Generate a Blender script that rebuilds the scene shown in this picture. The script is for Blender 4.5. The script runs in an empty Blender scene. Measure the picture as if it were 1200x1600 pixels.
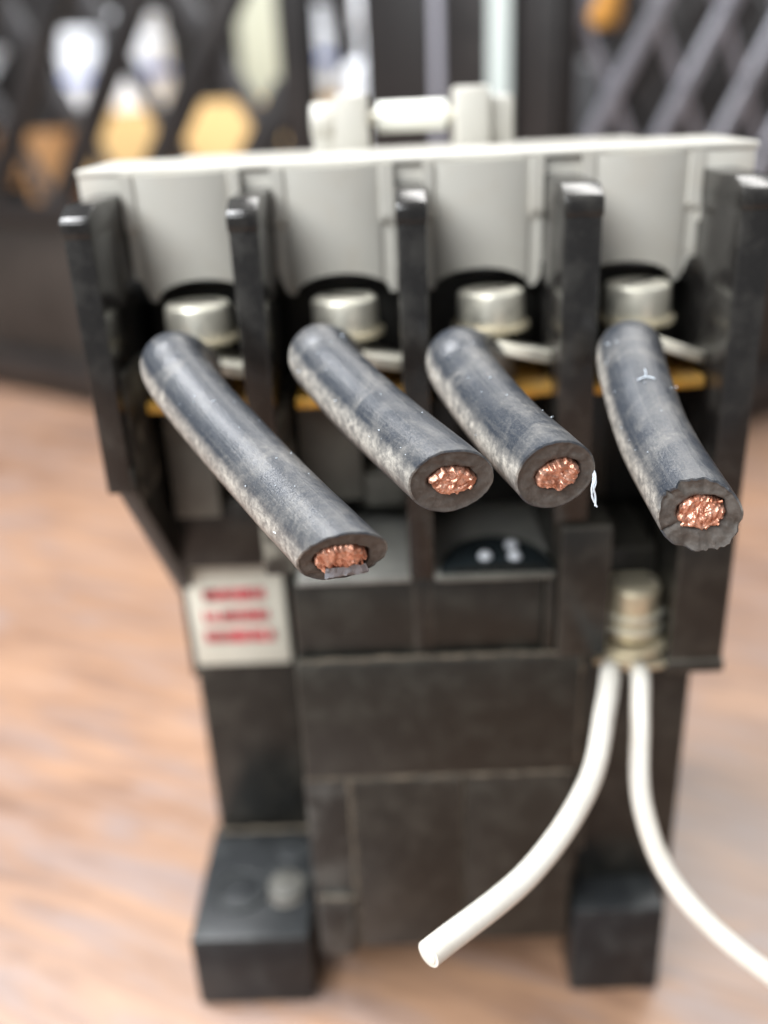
import bpy, bmesh, math, random
from mathutils import Vector, Matrix, noise
S = 0.001                                   # every length below is written in millimetres
R = math.radians
sc = bpy.context.scene
C = sc.collection
random.seed(7)

# ------------------------------------------------------------------ camera
cam_d = bpy.data.cameras.new('camera')
cam = bpy.data.objects.new('camera', cam_d); C.objects.link(cam)
cam_d.sensor_width = 36; cam_d.sensor_fit = 'AUTO'
cam_d.lens = 1465 / 1600 * 36
cam_d.clip_start = 0.005; cam_d.clip_end = 20
_p, _y, _r = R(24.0), R(-1.0), R(2.66)
fwd = Vector((math.sin(_y)*math.cos(_p), math.cos(_y)*math.cos(_p), -math.sin(_p)))
rt = fwd.cross(Vector((0, 0, 1))).normalized(); up = rt.cross(fwd)
rt2 = rt*math.cos(_r) - up*math.sin(_r); up2 = up*math.cos(_r) + rt*math.sin(_r)
m = Matrix((rt2, up2, -fwd)).transposed().to_4x4()
m.translation = Vector((0, -113, 141))*S
cam.matrix_world = m
cam_d.dof.use_dof = True
cam_d.dof.focus_distance = 0.0885
cam_d.dof.aperture_fstop = 10.0
sc.camera = cam

# ------------------------------------------------------------------ light
w = bpy.data.worlds.new('World'); sc.world = w; w.use_nodes = True
bg = w.node_tree.nodes['Background']
bg.inputs['Color'].default_value = (0.93, 0.96, 1.0, 1)
bg.inputs['Strength'].default_value = 0.38
def area(name, loc, target, size, size_y, power, col=(1, 1, 1)):
    l = bpy.data.lights.new(name, 'AREA'); l.shape = 'RECTANGLE'
    l.size = size; l.size_y = size_y; l.energy = power; l.color = col
    o = bpy.data.objects.new(name, l); C.objects.link(o)
    o.location = loc
    o.rotation_euler = (Vector(target) - Vector(loc)).to_track_quat('-Z', 'Y').to_euler()
    return o
area('ceiling_lamp_behind', (0.42, 0.75, 1.15), (0, 0.05, 0.1), 1.2, 0.30, 13, (1.0, 0.98, 0.95))
area('front_fill_light', (-0.55, -0.55, 0.75), (0, 0, 0.1), 1.0, 0.5, 20, (0.95, 0.98, 1.0))  # added fill from the front left, set low to brighten vertical faces
area('crate_fill_light', (-0.35, 0.12, 0.85), (-0.1, 0.5, 0.14), 0.4, 0.3, 14, (0.97, 0.98, 1.0))  # added fill light that brightens the jars and boxes in the crate
sc.view_settings.view_transform = 'Standard'
sc.view_settings.look = 'None'
sc.view_settings.exposure = 0.06
sc.view_settings.gamma = 1
sc.render.engine = 'CYCLES'
sc.cycles.use_denoising = True

# ------------------------------------------------------------------ materials
def newmat(name):
    mt = bpy.data.materials.new(name); mt.use_nodes = True
    nt = mt.node_tree
    return mt, nt, nt.nodes['Principled BSDF']
def nd(nt, kind, **kw):
    n = nt.nodes.new(kind)
    for k, v in kw.items():
        if k.startswith('i_'):
            key = k[2:]
            n.inputs[int(key) if key.isdigit() else key.replace('_', ' ')].default_value = v
        else: setattr(n, k, v)
    return n
def ramp(nt, src, a, b, ca=(0, 0, 0, 1), cb=(1, 1, 1, 1)):
    r = nt.nodes.new('ShaderNodeValToRGB')
    r.color_ramp.elements[0].position = a; r.color_ramp.elements[1].position = b
    r.color_ramp.elements[0].color = ca; r.color_ramp.elements[1].color = cb
    nt.links.new(src, r.inputs[0]); return r
def mth(nt, op, a, b, clamp=True):
    n = nt.nodes.new('ShaderNodeMath'); n.operation = op; n.use_clamp = clamp
    for i, x in enumerate((a, b)):
        if hasattr(x, 'links'): nt.links.new(x, n.inputs[i])
        else: n.inputs[i].default_value = x
    return n.outputs[0]
def dusty(name, base, dust=(0.30, 0.27, 0.22), rough=0.35, amount=0.35, edge=0.0, up=0.25, metal=0.0, nscale=230, spec=0.5, bump=0.15, fine=0.35, seed=0.0):
    """a surface with dust: patches by noise, more on faces that look up and along worn edges"""
    mt, nt, b = newmat(name)
    tc = nd(nt, 'ShaderNodeTexCoord')
    mp = nd(nt, 'ShaderNodeMapping'); mp.inputs['Location'].default_value = (seed, seed*1.7, -seed)
    nt.links.new(tc.outputs['Object'], mp.inputs[0])
    n1 = nd(nt, 'ShaderNodeTexNoise', i_Scale=nscale, i_Detail=7.0, i_Roughness=0.62); nt.links.new(mp.outputs[0], n1.inputs[0])
    n2 = nd(nt, 'ShaderNodeTexNoise', i_Scale=2600.0, i_Detail=3.0, i_Roughness=0.6); nt.links.new(mp.outputs[0], n2.inputs[0])
    patch = ramp(nt, n1.outputs[0], 0.46, 0.80).outputs[0]
    speck = ramp(nt, n2.outputs[0], 0.50, 0.74).outputs[0]
    geo = nd(nt, 'ShaderNodeNewGeometry')
    sp = nd(nt, 'ShaderNodeSeparateXYZ'); nt.links.new(geo.outputs['Normal'], sp.inputs[0])
    upm = mth(nt, 'MULTIPLY', mth(nt, 'MAXIMUM', sp.outputs[2], 0.0), up)
    f = mth(nt, 'MULTIPLY', patch, amount)
    f = mth(nt, 'ADD', f, mth(nt, 'MULTIPLY', speck, fine*amount))
    f = mth(nt, 'ADD', f, upm)
    if edge > 0:
        bv = nd(nt, 'ShaderNodeBevel', samples=4); bv.inputs['Radius'].default_value = 0.0009
        dt = nd(nt, 'ShaderNodeVectorMath', operation='DOT_PRODUCT')
        nt.links.new(bv.outputs[0], dt.inputs[0]); nt.links.new(geo.outputs['Normal'], dt.inputs[1])
        e = ramp(nt, dt.outputs['Value'], 0.80, 0.99, (1, 1, 1, 1), (0, 0, 0, 1)).outputs[0]
        e = mth(nt, 'MULTIPLY', e, mth(nt, 'ADD', mth(nt, 'MULTIPLY', n1.outputs[0], 1.0), 0.1))
        f = mth(nt, 'ADD', f, mth(nt, 'MULTIPLY', e, edge))
    mx = nd(nt, 'ShaderNodeMix', data_type='RGBA')
    nt.links.new(f, mx.inputs[0]); mx.inputs[6].default_value = (*base, 1); mx.inputs[7].default_value = (*dust, 1)
    nt.links.new(mx.outputs[2], b.inputs['Base Color'])
    rr = nd(nt, 'ShaderNodeMapRange'); nt.links.new(f, rr.inputs[0]); rr.inputs[3].default_value = rough; rr.inputs[4].default_value = 0.9
    nt.links.new(rr.outputs[0], b.inputs['Roughness'])
    if metal:
        mm = nd(nt, 'ShaderNodeMapRange'); nt.links.new(f, mm.inputs[0]); mm.inputs[3].default_value = metal; mm.inputs[4].default_value = 0.0
        nt.links.new(mm.outputs[0], b.inputs['Metallic'])
    b.inputs['Specular IOR Level'].default_value = spec
    if bump:
        bp = nd(nt, 'ShaderNodeBump'); bp.inputs['Strength'].default_value = bump; bp.inputs['Distance'].default_value = 0.00012
        nt.links.new(mth(nt, 'ADD', n1.outputs[0], mth(nt, 'MULTIPLY', n2.outputs[0], 0.4), False), bp.inputs['Height'])
        nt.links.new(bp.outputs[0], b.inputs['Normal'])
    return mt
M = {}
M['black'] = dusty('black_phenolic', (0.0085, 0.0088, 0.0078), rough=0.28, amount=0.12, edge=0.45, up=0.10)
M['barrier'] = dusty('black_barrier_plastic', (0.010, 0.009, 0.0085), dust=(0.26, 0.25, 0.22), rough=0.17, amount=0.12, edge=0.12, up=0.0)
M['brown'] = dusty('brown_black_phenolic', (0.0085, 0.0088, 0.0075), dust=(0.17, 0.17, 0.14), rough=0.34, amount=0.15, edge=0.45, up=0.10)
M['brown2'] = dusty('worn_phenolic', (0.0105, 0.0098, 0.0080), dust=(0.17, 0.16, 0.13), rough=0.36, amount=0.18, edge=0.45, up=0.10, seed=3.0)
M['shelf'] = dusty('dusty_shelf_painted_sheen', (0.15, 0.15, 0.14), dust=(0.38, 0.37, 0.33), rough=0.18, amount=0.5, edge=0.4, up=0.30, seed=5.0)  # grey base paints in the reflected light; dust lies over it
M['foot'] = dusty('oily_foot_plastic', (0.009, 0.010, 0.012), dust=(0.20, 0.21, 0.20), rough=0.34, amount=0.16, edge=0.30, up=0.05, spec=0.35, seed=1.0)
M['inner'] = dusty('grey_inner_moulding', (0.10, 0.096, 0.082), dust=(0.25, 0.24, 0.20), rough=0.5, amount=0.4, edge=0.3)
M['rivet'] = dusty('dusty_rivet', (0.045, 0.043, 0.040), dust=(0.25, 0.24, 0.20), rough=0.4, amount=0.4, up=0.15)
M['grimy'] = dusty('grimy_plastic', (0.014, 0.013, 0.011), dust=(0.24, 0.23, 0.19), rough=0.4, amount=1.3, edge=0.4, up=0.1, nscale=260)
M['grimy2'] = dusty('grimy_column_plastic', (0.012, 0.011, 0.010), dust=(0.16, 0.155, 0.14), rough=0.4, amount=0.7, edge=0.4, up=0.1, nscale=150)
M['pit'] = dusty('dark_inner_plastic', (0.010, 0.009, 0.008), rough=0.5, amount=0.08)
M['cover'] = dusty('grey_cover_plastic', (0.47, 0.455, 0.41), dust=(0.40, 0.35, 0.28), rough=0.38, amount=0.35, edge=0.0, up=0.0, bump=0.06)
M['roller'] = dusty('white_nylon', (0.80, 0.80, 0.74), dust=(0.55, 0.53, 0.42), rough=0.22, amount=0.2, up=0)
M['label'] = dusty('cream_label', (0.66, 0.64, 0.55), dust=(0.50, 0.46, 0.36), rough=0.5, amount=0.3, up=0)
M['ink'] = dusty('red_ink', (0.70, 0.02, 0.06), dust=(0.66, 0.30, 0.28), rough=0.6, amount=0.2, up=0)
M['zinc'] = dusty('zinc_plated_steel', (0.82, 0.79, 0.68), dust=(0.62, 0.58, 0.46), rough=0.30, amount=0.8, edge=0, up=0.15, metal=0.7, seed=2.0)
M['zinc_old'] = dusty('tarnished_zinc', (0.70, 0.62, 0.45), dust=(0.52, 0.46, 0.33), rough=0.34, amount=0.9, edge=0, up=0.05, metal=0.75, seed=4.0)
M['dust'] = dusty('packed_dust', (0.08, 0.065, 0.048), dust=(0.22, 0.18, 0.13), rough=0.95, amount=0.9, up=0, nscale=500)
M['brass'] = dusty('brass_plate', (0.75, 0.42, 0.08), dust=(0.16, 0.11, 0.06), rough=0.35, amount=1.0, edge=0, up=0.05, metal=0.8)
M['white_wire'] = dusty('white_wire_sleeve', (0.76, 0.73, 0.66), dust=(0.46, 0.40, 0.30), rough=0.42, amount=0.4, up=0, bump=0.05)
M['crate'] = dusty('black_crate_plastic', (0.008, 0.007, 0.007), dust=(0.05, 0.04, 0.035), rough=0.40, amount=0.3, up=0.0, nscale=30, bump=0)
M['crate_base'] = dusty('brown_black_crate_side', (0.013, 0.010, 0.008), dust=(0.04, 0.028, 0.02), rough=0.5, amount=0.6, up=0.1, nscale=25, bump=0)
M['crate_mid'] = dusty('dark_grey_crate_plastic', (0.035, 0.034, 0.036), dust=(0.08, 0.08, 0.08), rough=0.4, amount=0.4, up=0, nscale=30, bump=0)
M['crate_grey_glare'] = dusty('crate_plastic_grey_glare', (0.30, 0.30, 0.34), dust=(0.20, 0.19, 0.18), rough=0.34, amount=0.5, up=0.1, nscale=30, bump=0)  # paler crate plastic: glare painted on the right bars, also one thin grey upright
M['strip'] = dusty('pale_tape', (0.45, 0.50, 0.48), rough=0.4, amount=0.1, up=0, nscale=30, bump=0)
M['carton'] = dusty('tan_cardboard', (0.72, 0.47, 0.20), dust=(0.55, 0.30, 0.12), rough=0.8, amount=0.4, up=0, nscale=20, bump=0)
M['carton_brown'] = dusty('brown_cardboard', (0.42, 0.21, 0.08), dust=(0.34, 0.20, 0.10), rough=0.8, amount=0.4, up=0, nscale=20, bump=0)
M['orange'] = dusty('orange_plastic', (0.70, 0.32, 0.06), rough=0.5, amount=0.1, up=0, nscale=20, bump=0)
M['jar'] = dusty('white_glossy_plastic', (0.86, 0.88, 0.92), dust=(0.8, 0.8, 0.85), rough=0.25, amount=0.1, up=0, nscale=20, bump=0)
M['jar_blue'] = dusty('blue_print', (0.10, 0.16, 0.45), dust=(0.3, 0.3, 0.6), rough=0.4, amount=0.2, up=0, nscale=20, bump=0)
M['beige'] = dusty('beige_board', (0.34, 0.34, 0.26), dust=(0.45, 0.45, 0.36), rough=0.7, amount=0.3, up=0, nscale=20, bump=0)
M['wall'] = dusty('dark_wall', (0.015, 0.013, 0.013), dust=(0.03, 0.027, 0.027), rough=0.8, amount=0.6, up=0, nscale=6, bump=0)
M['lint'] = dusty('lint_fibre', (0.72, 0.80, 0.88), rough=0.6, amount=0.0, up=0, bump=0)

def wire_material():
    mt, nt, b = newmat('black_wire_jacket')
    tc = nd(nt, 'ShaderNodeTexCoord')
    at = nd(nt, 'ShaderNodeUVMap'); at.uv_map = 'along'
    oi = nd(nt, 'ShaderNodeObjectInfo')
    off = nd(nt, 'ShaderNodeVectorMath', operation='SCALE'); off.inputs[0].default_value = (1, 1, 1)
    nt.links.new(oi.outputs['Random'], off.inputs['Scale'])
    ad = nd(nt, 'ShaderNodeVectorMath', operation='ADD'); nt.links.new(tc.outputs['Object'], ad.inputs[0]); nt.links.new(off.outputs[0], ad.inputs[1])
    big = nd(nt, 'ShaderNodeTexNoise', i_Scale=170.0, i_Detail=5.0, i_Roughness=0.6, i_Distortion=0.8); nt.links.new(ad.outputs[0], big.inputs[0])
    mid = nd(nt, 'ShaderNodeTexNoise', i_Scale=1100.0, i_Detail=7.0, i_Roughness=0.75); nt.links.new(ad.outputs[0], mid.inputs[0])
    fin = nd(nt, 'ShaderNodeTexNoise', i_Scale=5200.0, i_Detail=3.0, i_Roughness=0.6); nt.links.new(ad.outputs[0], fin.inputs[0])
    # scuffs that run along the wire
    mp = nd(nt, 'ShaderNodeMapping'); mp.inputs['Scale'].default_value = (46, 2.0, 1); nt.links.new(at.outputs[0], mp.inputs[0])
    stn = nd(nt, 'ShaderNodeTexNoise', i_Scale=1.4, i_Detail=5.0, i_Roughness=0.6); nt.links.new(mp.outputs[0], stn.inputs[0])
    p1 = ramp(nt, big.outputs[0], 0.45, 0.66).outputs[0]
    p2 = ramp(nt, mid.outputs[0], 0.42, 0.66).outputs[0]
    p3 = ramp(nt, fin.outputs[0], 0.50, 0.70).outputs[0]
    p4 = ramp(nt, mid.outputs[0], 0.66, 0.70).outputs[0]
    st = ramp(nt, stn.outputs[0], 0.52, 0.72).outputs[0]
    # grime on the flanks of the wire
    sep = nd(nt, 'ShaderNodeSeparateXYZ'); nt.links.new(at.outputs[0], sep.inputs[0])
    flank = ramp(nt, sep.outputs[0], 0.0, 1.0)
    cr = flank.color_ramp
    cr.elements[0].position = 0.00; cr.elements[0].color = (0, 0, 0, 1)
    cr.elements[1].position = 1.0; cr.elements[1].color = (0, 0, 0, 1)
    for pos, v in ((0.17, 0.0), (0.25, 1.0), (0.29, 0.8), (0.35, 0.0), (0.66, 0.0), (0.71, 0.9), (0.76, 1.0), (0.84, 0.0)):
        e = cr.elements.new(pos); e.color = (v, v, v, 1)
    f = mth(nt, 'MULTIPLY', p1, mth(nt, 'ADD', mth(nt, 'MULTIPLY', p2, 0.16), 0.09))
    f = mth(nt, 'ADD', f, mth(nt, 'MULTIPLY', p3, 0.10))
    f = mth(nt, 'ADD', f, mth(nt, 'MULTIPLY', p4, 0.3))
    f = mth(nt, 'ADD', f, mth(nt, 'MULTIPLY', st, 0.07))
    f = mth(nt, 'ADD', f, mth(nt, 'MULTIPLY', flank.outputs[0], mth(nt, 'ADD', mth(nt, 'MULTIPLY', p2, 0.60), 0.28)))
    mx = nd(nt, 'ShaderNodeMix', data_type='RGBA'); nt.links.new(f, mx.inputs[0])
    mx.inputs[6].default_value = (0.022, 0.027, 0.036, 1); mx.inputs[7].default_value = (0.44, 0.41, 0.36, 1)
    nt.links.new(mx.outputs[2], b.inputs['Base Color'])
    rr = nd(nt, 'ShaderNodeMapRange'); nt.links.new(f, rr.inputs[0]); rr.inputs[3].default_value = 0.29; rr.inputs[4].default_value = 0.85
    nt.links.new(rr.outputs[0], b.inputs['Roughness'])
    bp = nd(nt, 'ShaderNodeBump'); bp.inputs['Strength'].default_value = 0.5; bp.inputs['Distance'].default_value = 0.00012
    h = mth(nt, 'ADD', mid.outputs[0], mth(nt, 'MULTIPLY', fin.outputs[0], 0.5), False)
    h = mth(nt, 'ADD', h, mth(nt, 'MULTIPLY', stn.outputs[0], 0.5), False)
    nt.links.new(h, bp.inputs['Height']); nt.links.new(bp.outputs[0], b.inputs['Normal'])
    return mt
M['jacket'] = wire_material()
M['cutface'] = dusty('cut_insulation', (0.068, 0.058, 0.050), dust=(0.15, 0.135, 0.12), rough=0.62, amount=0.5, up=0, nscale=700, bump=0.9, fine=0.8)

def copper():
    mt, nt, b = newmat('copper_strand')
    tc = nd(nt, 'ShaderNodeTexCoord')
    n = nd(nt, 'ShaderNodeTexNoise', i_Scale=1000.0, i_Detail=5.0, i_Roughness=0.7); nt.links.new(tc.outputs['Object'], n.inputs[0])
    r = ramp(nt, n.outputs[0], 0.36, 0.70, (0.40, 0.15, 0.085, 1), (0.95, 0.60, 0.46, 1))
    nt.links.new(r.outputs[0], b.inputs['Base Color'])
    b.inputs['Metallic'].default_value = 0.9
    rr = nd(nt, 'ShaderNodeMapRange'); nt.links.new(n.outputs[0], rr.inputs[0]); rr.inputs[3].default_value = 0.6; rr.inputs[4].default_value = 0.3
    nt.links.new(rr.outputs[0], b.inputs['Roughness'])
    bp = nd(nt, 'ShaderNodeBump'); bp.inputs['Strength'].default_value = 0.45; bp.inputs['Distance'].default_value = 0.0001
    nt.links.new(n.outputs[0], bp.inputs['Height']); nt.links.new(bp.outputs[0], b.inputs['Normal'])
    return mt
M['copper'] = copper()
M['solder'] = dusty('grey_smear', (0.42, 0.43, 0.47), dust=(0.66, 0.66, 0.70), rough=0.3, amount=0.6, metal=0.3, up=0, nscale=900, bump=1.0)

def wood():
    mt, nt, b = newmat('wood_laminate')
    tc = nd(nt, 'ShaderNodeTexCoord')
    rot = nd(nt, 'ShaderNodeMapping'); rot.inputs['Rotation'].default_value = (0, 0, R(24)); nt.links.new(tc.outputs['Object'], rot.inputs[0])
    st = nd(nt, 'ShaderNodeMapping'); st.inputs['Scale'].default_value = (1.0, 5.5, 1); nt.links.new(rot.outputs[0], st.inputs[0])
    n1 = nd(nt, 'ShaderNodeTexNoise', i_Scale=22.0, i_Detail=6.0, i_Roughness=0.6, i_Distortion=1.0); nt.links.new(st.outputs[0], n1.inputs[0])
    st2 = nd(nt, 'ShaderNodeMapping'); st2.inputs['Scale'].default_value = (1.0, 14.0, 1); nt.links.new(rot.outputs[0], st2.inputs[0])
    n2 = nd(nt, 'ShaderNodeTexNoise', i_Scale=55.0, i_Detail=4.0, i_Roughness=0.7); nt.links.new(st2.outputs[0], n2.inputs[0])
    n3 = nd(nt, 'ShaderNodeTexNoise', i_Scale=7.0, i_Detail=2.0, i_Roughness=0.5); nt.links.new(rot.outputs[0], n3.inputs[0])
    f = mth(nt, 'ADD', mth(nt, 'MULTIPLY', n1.outputs[0], 0.5), mth(nt, 'MULTIPLY', n2.outputs[0], 0.2))
    f = mth(nt, 'ADD', f, mth(nt, 'MULTIPLY', n3.outputs[0], 0.3))
    r = ramp(nt, f, 0.40, 0.61, (0.16, 0.088, 0.056, 1), (0.37, 0.215, 0.13, 1))
    e = r.color_ramp.elements.new(0.49); e.color = (0.265, 0.152, 0.096, 1)
    n4 = nd(nt, 'ShaderNodeTexNoise', i_Scale=30.0, i_Detail=3.0, i_Roughness=0.6, i_Distortion=0.6); nt.links.new(st.outputs[0], n4.inputs[0])
    gm = ramp(nt, n4.outputs[0], 0.46, 0.66)
    mx = nd(nt, 'ShaderNodeMix', data_type='RGBA'); nt.links.new(mth(nt, 'MULTIPLY', gm.outputs[0], 0.75), mx.inputs[0])
    nt.links.new(r.outputs[0], mx.inputs[6]); mx.inputs[7].default_value = (0.25, 0.185, 0.165, 1)
    nt.links.new(mx.outputs[2], b.inputs['Base Color'])
    b.inputs['Roughness'].default_value = 0.36
    b.inputs['Specular IOR Level'].default_value = 0.75
    bp = nd(nt, 'ShaderNodeBump'); bp.inputs['Strength'].default_value = 0.15; bp.inputs['Distance'].default_value = 0.0002
    nt.links.new(n2.outputs[0], bp.inputs['Height']); nt.links.new(bp.outputs[0], b.inputs['Normal'])
    return mt
M['wood'] = wood()

# ------------------------------------------------------------------ mesh helpers (millimetres in, metres out)
class MB:
    def __init__(self): self.bm = bmesh.new()
    def _merge(self, b, mtx=None):
        if mtx is not None: bmesh.ops.transform(b, matrix=mtx, verts=b.verts)
        me = bpy.data.meshes.new('tmp'); b.to_mesh(me); b.free()
        self.bm.from_mesh(me); bpy.data.meshes.remove(me)
    def box(self, x0, x1, y0, y1, z0, z1, bev=0.3, seg=2, mtx=None):
        b = bmesh.new(); bmesh.ops.create_cube(b, size=1)
        for v in b.verts:
            v.co = Vector(((x0+x1)/2 + v.co.x*(x1-x0), (y0+y1)/2 + v.co.y*(y1-y0), (z0+z1)/2 + v.co.z*(z1-z0)))
        bev = min(bev, 0.45*min(x1-x0, y1-y0, z1-z0))
        if bev > 0: bmesh.ops.bevel(b, geom=list(b.edges), offset=bev, segments=seg, profile=0.5, affect='EDGES')
        self._merge(b, mtx); return self
    def cyl(self, c, r, h, r2=None, seg=32, bev=0.3, axis='Z', tilt=None, bseg=2):
        b = bmesh.new()
        bmesh.ops.create_cone(b, cap_ends=True, segments=seg, radius1=r, radius2=r if r2 is None else r2, depth=h)
        if bev > 0:
            es = [e for e in b.edges if abs(e.verts[0].co.z - e.verts[1].co.z) < 1e-6]
            bmesh.ops.bevel(b, geom=es, offset=bev, segments=bseg, profile=0.5, affect='EDGES')
        mt = Matrix.Identity(4)
        if axis == 'X': mt = Matrix.Rotation(R(90), 4, 'Y')
        if axis == 'Y': mt = Matrix.Rotation(R(90), 4, 'X')
        if tilt is not None: mt = tilt.to_4x4() @ mt
        self._merge(b, Matrix.Translation(Vector(c)) @ mt); return self
    def ring(self, c, ro, ri, h, seg=32, tilt=None, bev=0.15):
        prof = [(ri, -h/2+bev), (ri+bev, -h/2), (ro-bev, -h/2), (ro, -h/2+bev), (ro, h/2-bev), (ro-bev, h/2), (ri+bev, h/2), (ri, h/2-bev)]
        b = bmesh.new(); rows = []
        for i in range(seg):
            a = 2*math.pi*i/seg
            rows.append([b.verts.new((p[0]*math.cos(a), p[0]*math.sin(a), p[1])) for p in prof])
        for i in range(seg):
            A, B = rows[i], rows[(i+1) % seg]
            for k in range(len(prof)):
                b.faces.new((A[k], B[k], B[(k+1) % len(prof)], A[(k+1) % len(prof)]))
        self._merge(b, Matrix.Translation(Vector(c)) @ (tilt.to_4x4() if tilt else Matrix.Identity(4))); return self
    def prism(self, pts, axis, a0, a1, bev=0.3):
        """pts: outline; axis X: pts are (y,z); Y: (x,z); Z: (x,y)"""
        b = bmesh.new()
        def mk(p, a):
            return {'X': (a, p[0], p[1]), 'Y': (p[0], a, p[1]), 'Z': (p[0], p[1], a)}[axis]
        v0 = [b.verts.new(mk(p, a0)) for p in pts]; v1 = [b.verts.new(mk(p, a1)) for p in pts]
        b.faces.new(v0); b.faces.new(v1[::-1])
        for i in range(len(pts)):
            j = (i+1) % len(pts); b.faces.new((v0[i], v0[j], v1[j], v1[i]))
        bmesh.ops.recalc_face_normals(b, faces=b.faces)
        if bev > 0: bmesh.ops.bevel(b, geom=list(b.edges), offset=bev, segments=2, profile=0.5, affect='EDGES')
        self._merge(b); return self
    def tube(self, pts, r, seg=10, samples=8):
        P = spline(pts, samples); fr = frames(P)
        rows = []
        for k, (p, (t, n, bn)) in enumerate(zip(P, fr)):
            rows.append([self.bm.verts.new(p + (n*math.cos(a) + bn*math.sin(a))*r) for a in [2*math.pi*i/seg for i in range(seg)]])
        for A, B in zip(rows, rows[1:]):
            for i in range(seg):
                self.bm.faces.new((A[i], A[(i+1) % seg], B[(i+1) % seg], B[i]))
        self.bm.faces.new(rows[0][::-1]); self.bm.faces.new(rows[-1])
        return self
def spline(pts, samples):
    P = [Vector(p) for p in pts]
    P = [P[0]*2 - P[1]] + P + [P[-1]*2 - P[-2]]
    out = []
    for i in range(1, len(P)-2):
        for k in range(samples):
            t = k/samples
            a, b, c, d = P[i-1], P[i], P[i+1], P[i+2]
            out.append(0.5*((2*b) + (c-a)*t + (2*a-5*b+4*c-d)*t*t + (3*b-a-3*c+d)*t**3))
    out.append(P[-2]); return out
def frames(P):
    fr = []; n = None
    for i in range(len(P)):
        t = (P[min(i+1, len(P)-1)] - P[max(i-1, 0)]).normalized()
        if n is None:
            n = Vector((0, 0, -1)); n = (n - t*n.dot(t)).normalized()
        else: n = (n - t*n.dot(t)).normalized()
        fr.append((t, n, t.cross(n)))
    return fr

def parent_loc(p):
    v = Vector((0, 0, 0))
    while p is not None: v += p.location; p = p.parent
    return v
def obj(name, mb, mat, parent=None, origin=None, angle=38, label=None, kind=None):
    bm = mb.bm if isinstance(mb, MB) else mb
    if origin is None:
        if parent is None and len(bm.verts):
            xs = [v.co for v in bm.verts]
            origin = Vector([(min(c[i] for c in xs)+max(c[i] for c in xs))/2 for i in range(3)])
            origin.z = min(c[2] for c in xs)
            base = Vector((0, 0, 0)); off = origin*S
        else:
            base = parent_loc(parent) if parent else Vector((0, 0, 0)); off = base
            origin = None
    else:
        origin = Vector(origin); base = parent_loc(parent) if parent else Vector((0, 0, 0)); off = origin*S
    for v in bm.verts: v.co = v.co*S - off
    bmesh.ops.recalc_face_normals(bm, faces=bm.faces)
    me = bpy.data.meshes.new(name); bm.to_mesh(me); bm.free()
    for p in me.polygons: p.use_smooth = True
    me.set_sharp_from_angle(angle=R(angle))
    me.materials.append(M[mat] if isinstance(mat, str) else mat)
    o = bpy.data.objects.new(name, me); C.objects.link(o)
    o.parent = parent
    o.location = off - base
    if label: o['label'] = label
    if kind: o['kind'] = kind
    return o
def thing(name, label, cat, loc, group=None):
    o = bpy.data.objects.new(name, None); C.objects.link(o)
    o.empty_display_size = 0.01
    o.location = Vector(loc)*S; o['label'] = label; o['category'] = cat
    if group: o['group'] = group
    return o
def dup(src, parent, delta):
    c = src.copy(); C.objects.link(c); c.parent = parent; c.location = src.location + Vector(delta)*S
    for g in src.children:
        d = g.copy(); C.objects.link(d); d.parent = c
    return c

# ------------------------------------------------------------------ table
mb = MB(); mb.box(-900, 900, -330, 1300, -28, 0, 3)
t = obj('table_top', mb, 'wood'); t['kind'] = 'structure'; t['label'] = 'pinkish brown wood grain laminate table top under the contactor'

mb = MB(); mb.box(-4000, 4000, 1320, 1360, -400, 900, 2)
t = obj('wall', mb, 'wall'); t['kind'] = 'structure'; t['label'] = 'dark wall far behind the crate'
# ------------------------------------------------------------------ contactor
K = thing('contactor', 'black and grey four pole contactor standing on its feet on the wood table', 'contactor', (3, 30, 0))
# lower housing, set back from the front panels
mb = MB()
mb.box(-36, -15.6, 24, 62, 15, 53, .4); mb.box(-15, 26.5, 3, 62, 11, 66, .4); mb.box(26.3, 43.4, 7, 62, 6, 63.5, .5)
obj('lower_housing', mb, 'black', K)
obj('front_panel', MB().box(-15.2, 19.4, 0.6, 5, 68.2, 80.2, .35), 'brown', K)
obj('front_panel', MB().box(-15.6, 25.0, -0.6, 5, 47.4, 67.9, .45), 'brown', K)
obj('front_panel', MB().box(-8.9, 8.0, -.6, 5, 12.2, 46.9, .45), 'black', K)
obj('front_panel', MB().box(8.4, 24.9, -0.2, 5, 12.8, 46.9, .45), 'brown2', K)
obj('side_column', MB().box(-15.9, -9.3, -0.3, 12, 11.0, 46.8, .5).box(-15.4, -9.8, -1.6, 3, 11.4, 24, .8), 'grimy2', K)
obj('corner_strip', MB().box(19.6, 21.1, 0.0, 5, 67.6, 80.0, .3), 'brown2', K)
obj('side_panel', MB().box(25.3, 27.2, 1.0, 9, 30, 66, .4), 'brown', K)
# middle housing: the block behind the terminals
mb = MB()
mb.box(-36.2, 44.8, 26, 66, 60, 115, .5)
mb.box(-36, -15.5, 17, 30, 74.6, 86, .5)
mb.box(-15.4, 36.8, 8, 30, 66.2, 79.9, .3)
mb.box(-37.2, -34.9, 14, 60, 112, 130, .4)
obj('middle_housing', mb, 'black', K)
# left side wall that slopes back below the barrier
mb = MB(); mb.prism([(0.2, 95.2), (24.2, 66), (24.2, 50), (30, 50), (30, 98), (0.2, 98)], 'X', -36.9, -34.2, .3)
obj('side_wall', mb, 'brown2', K)
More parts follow.
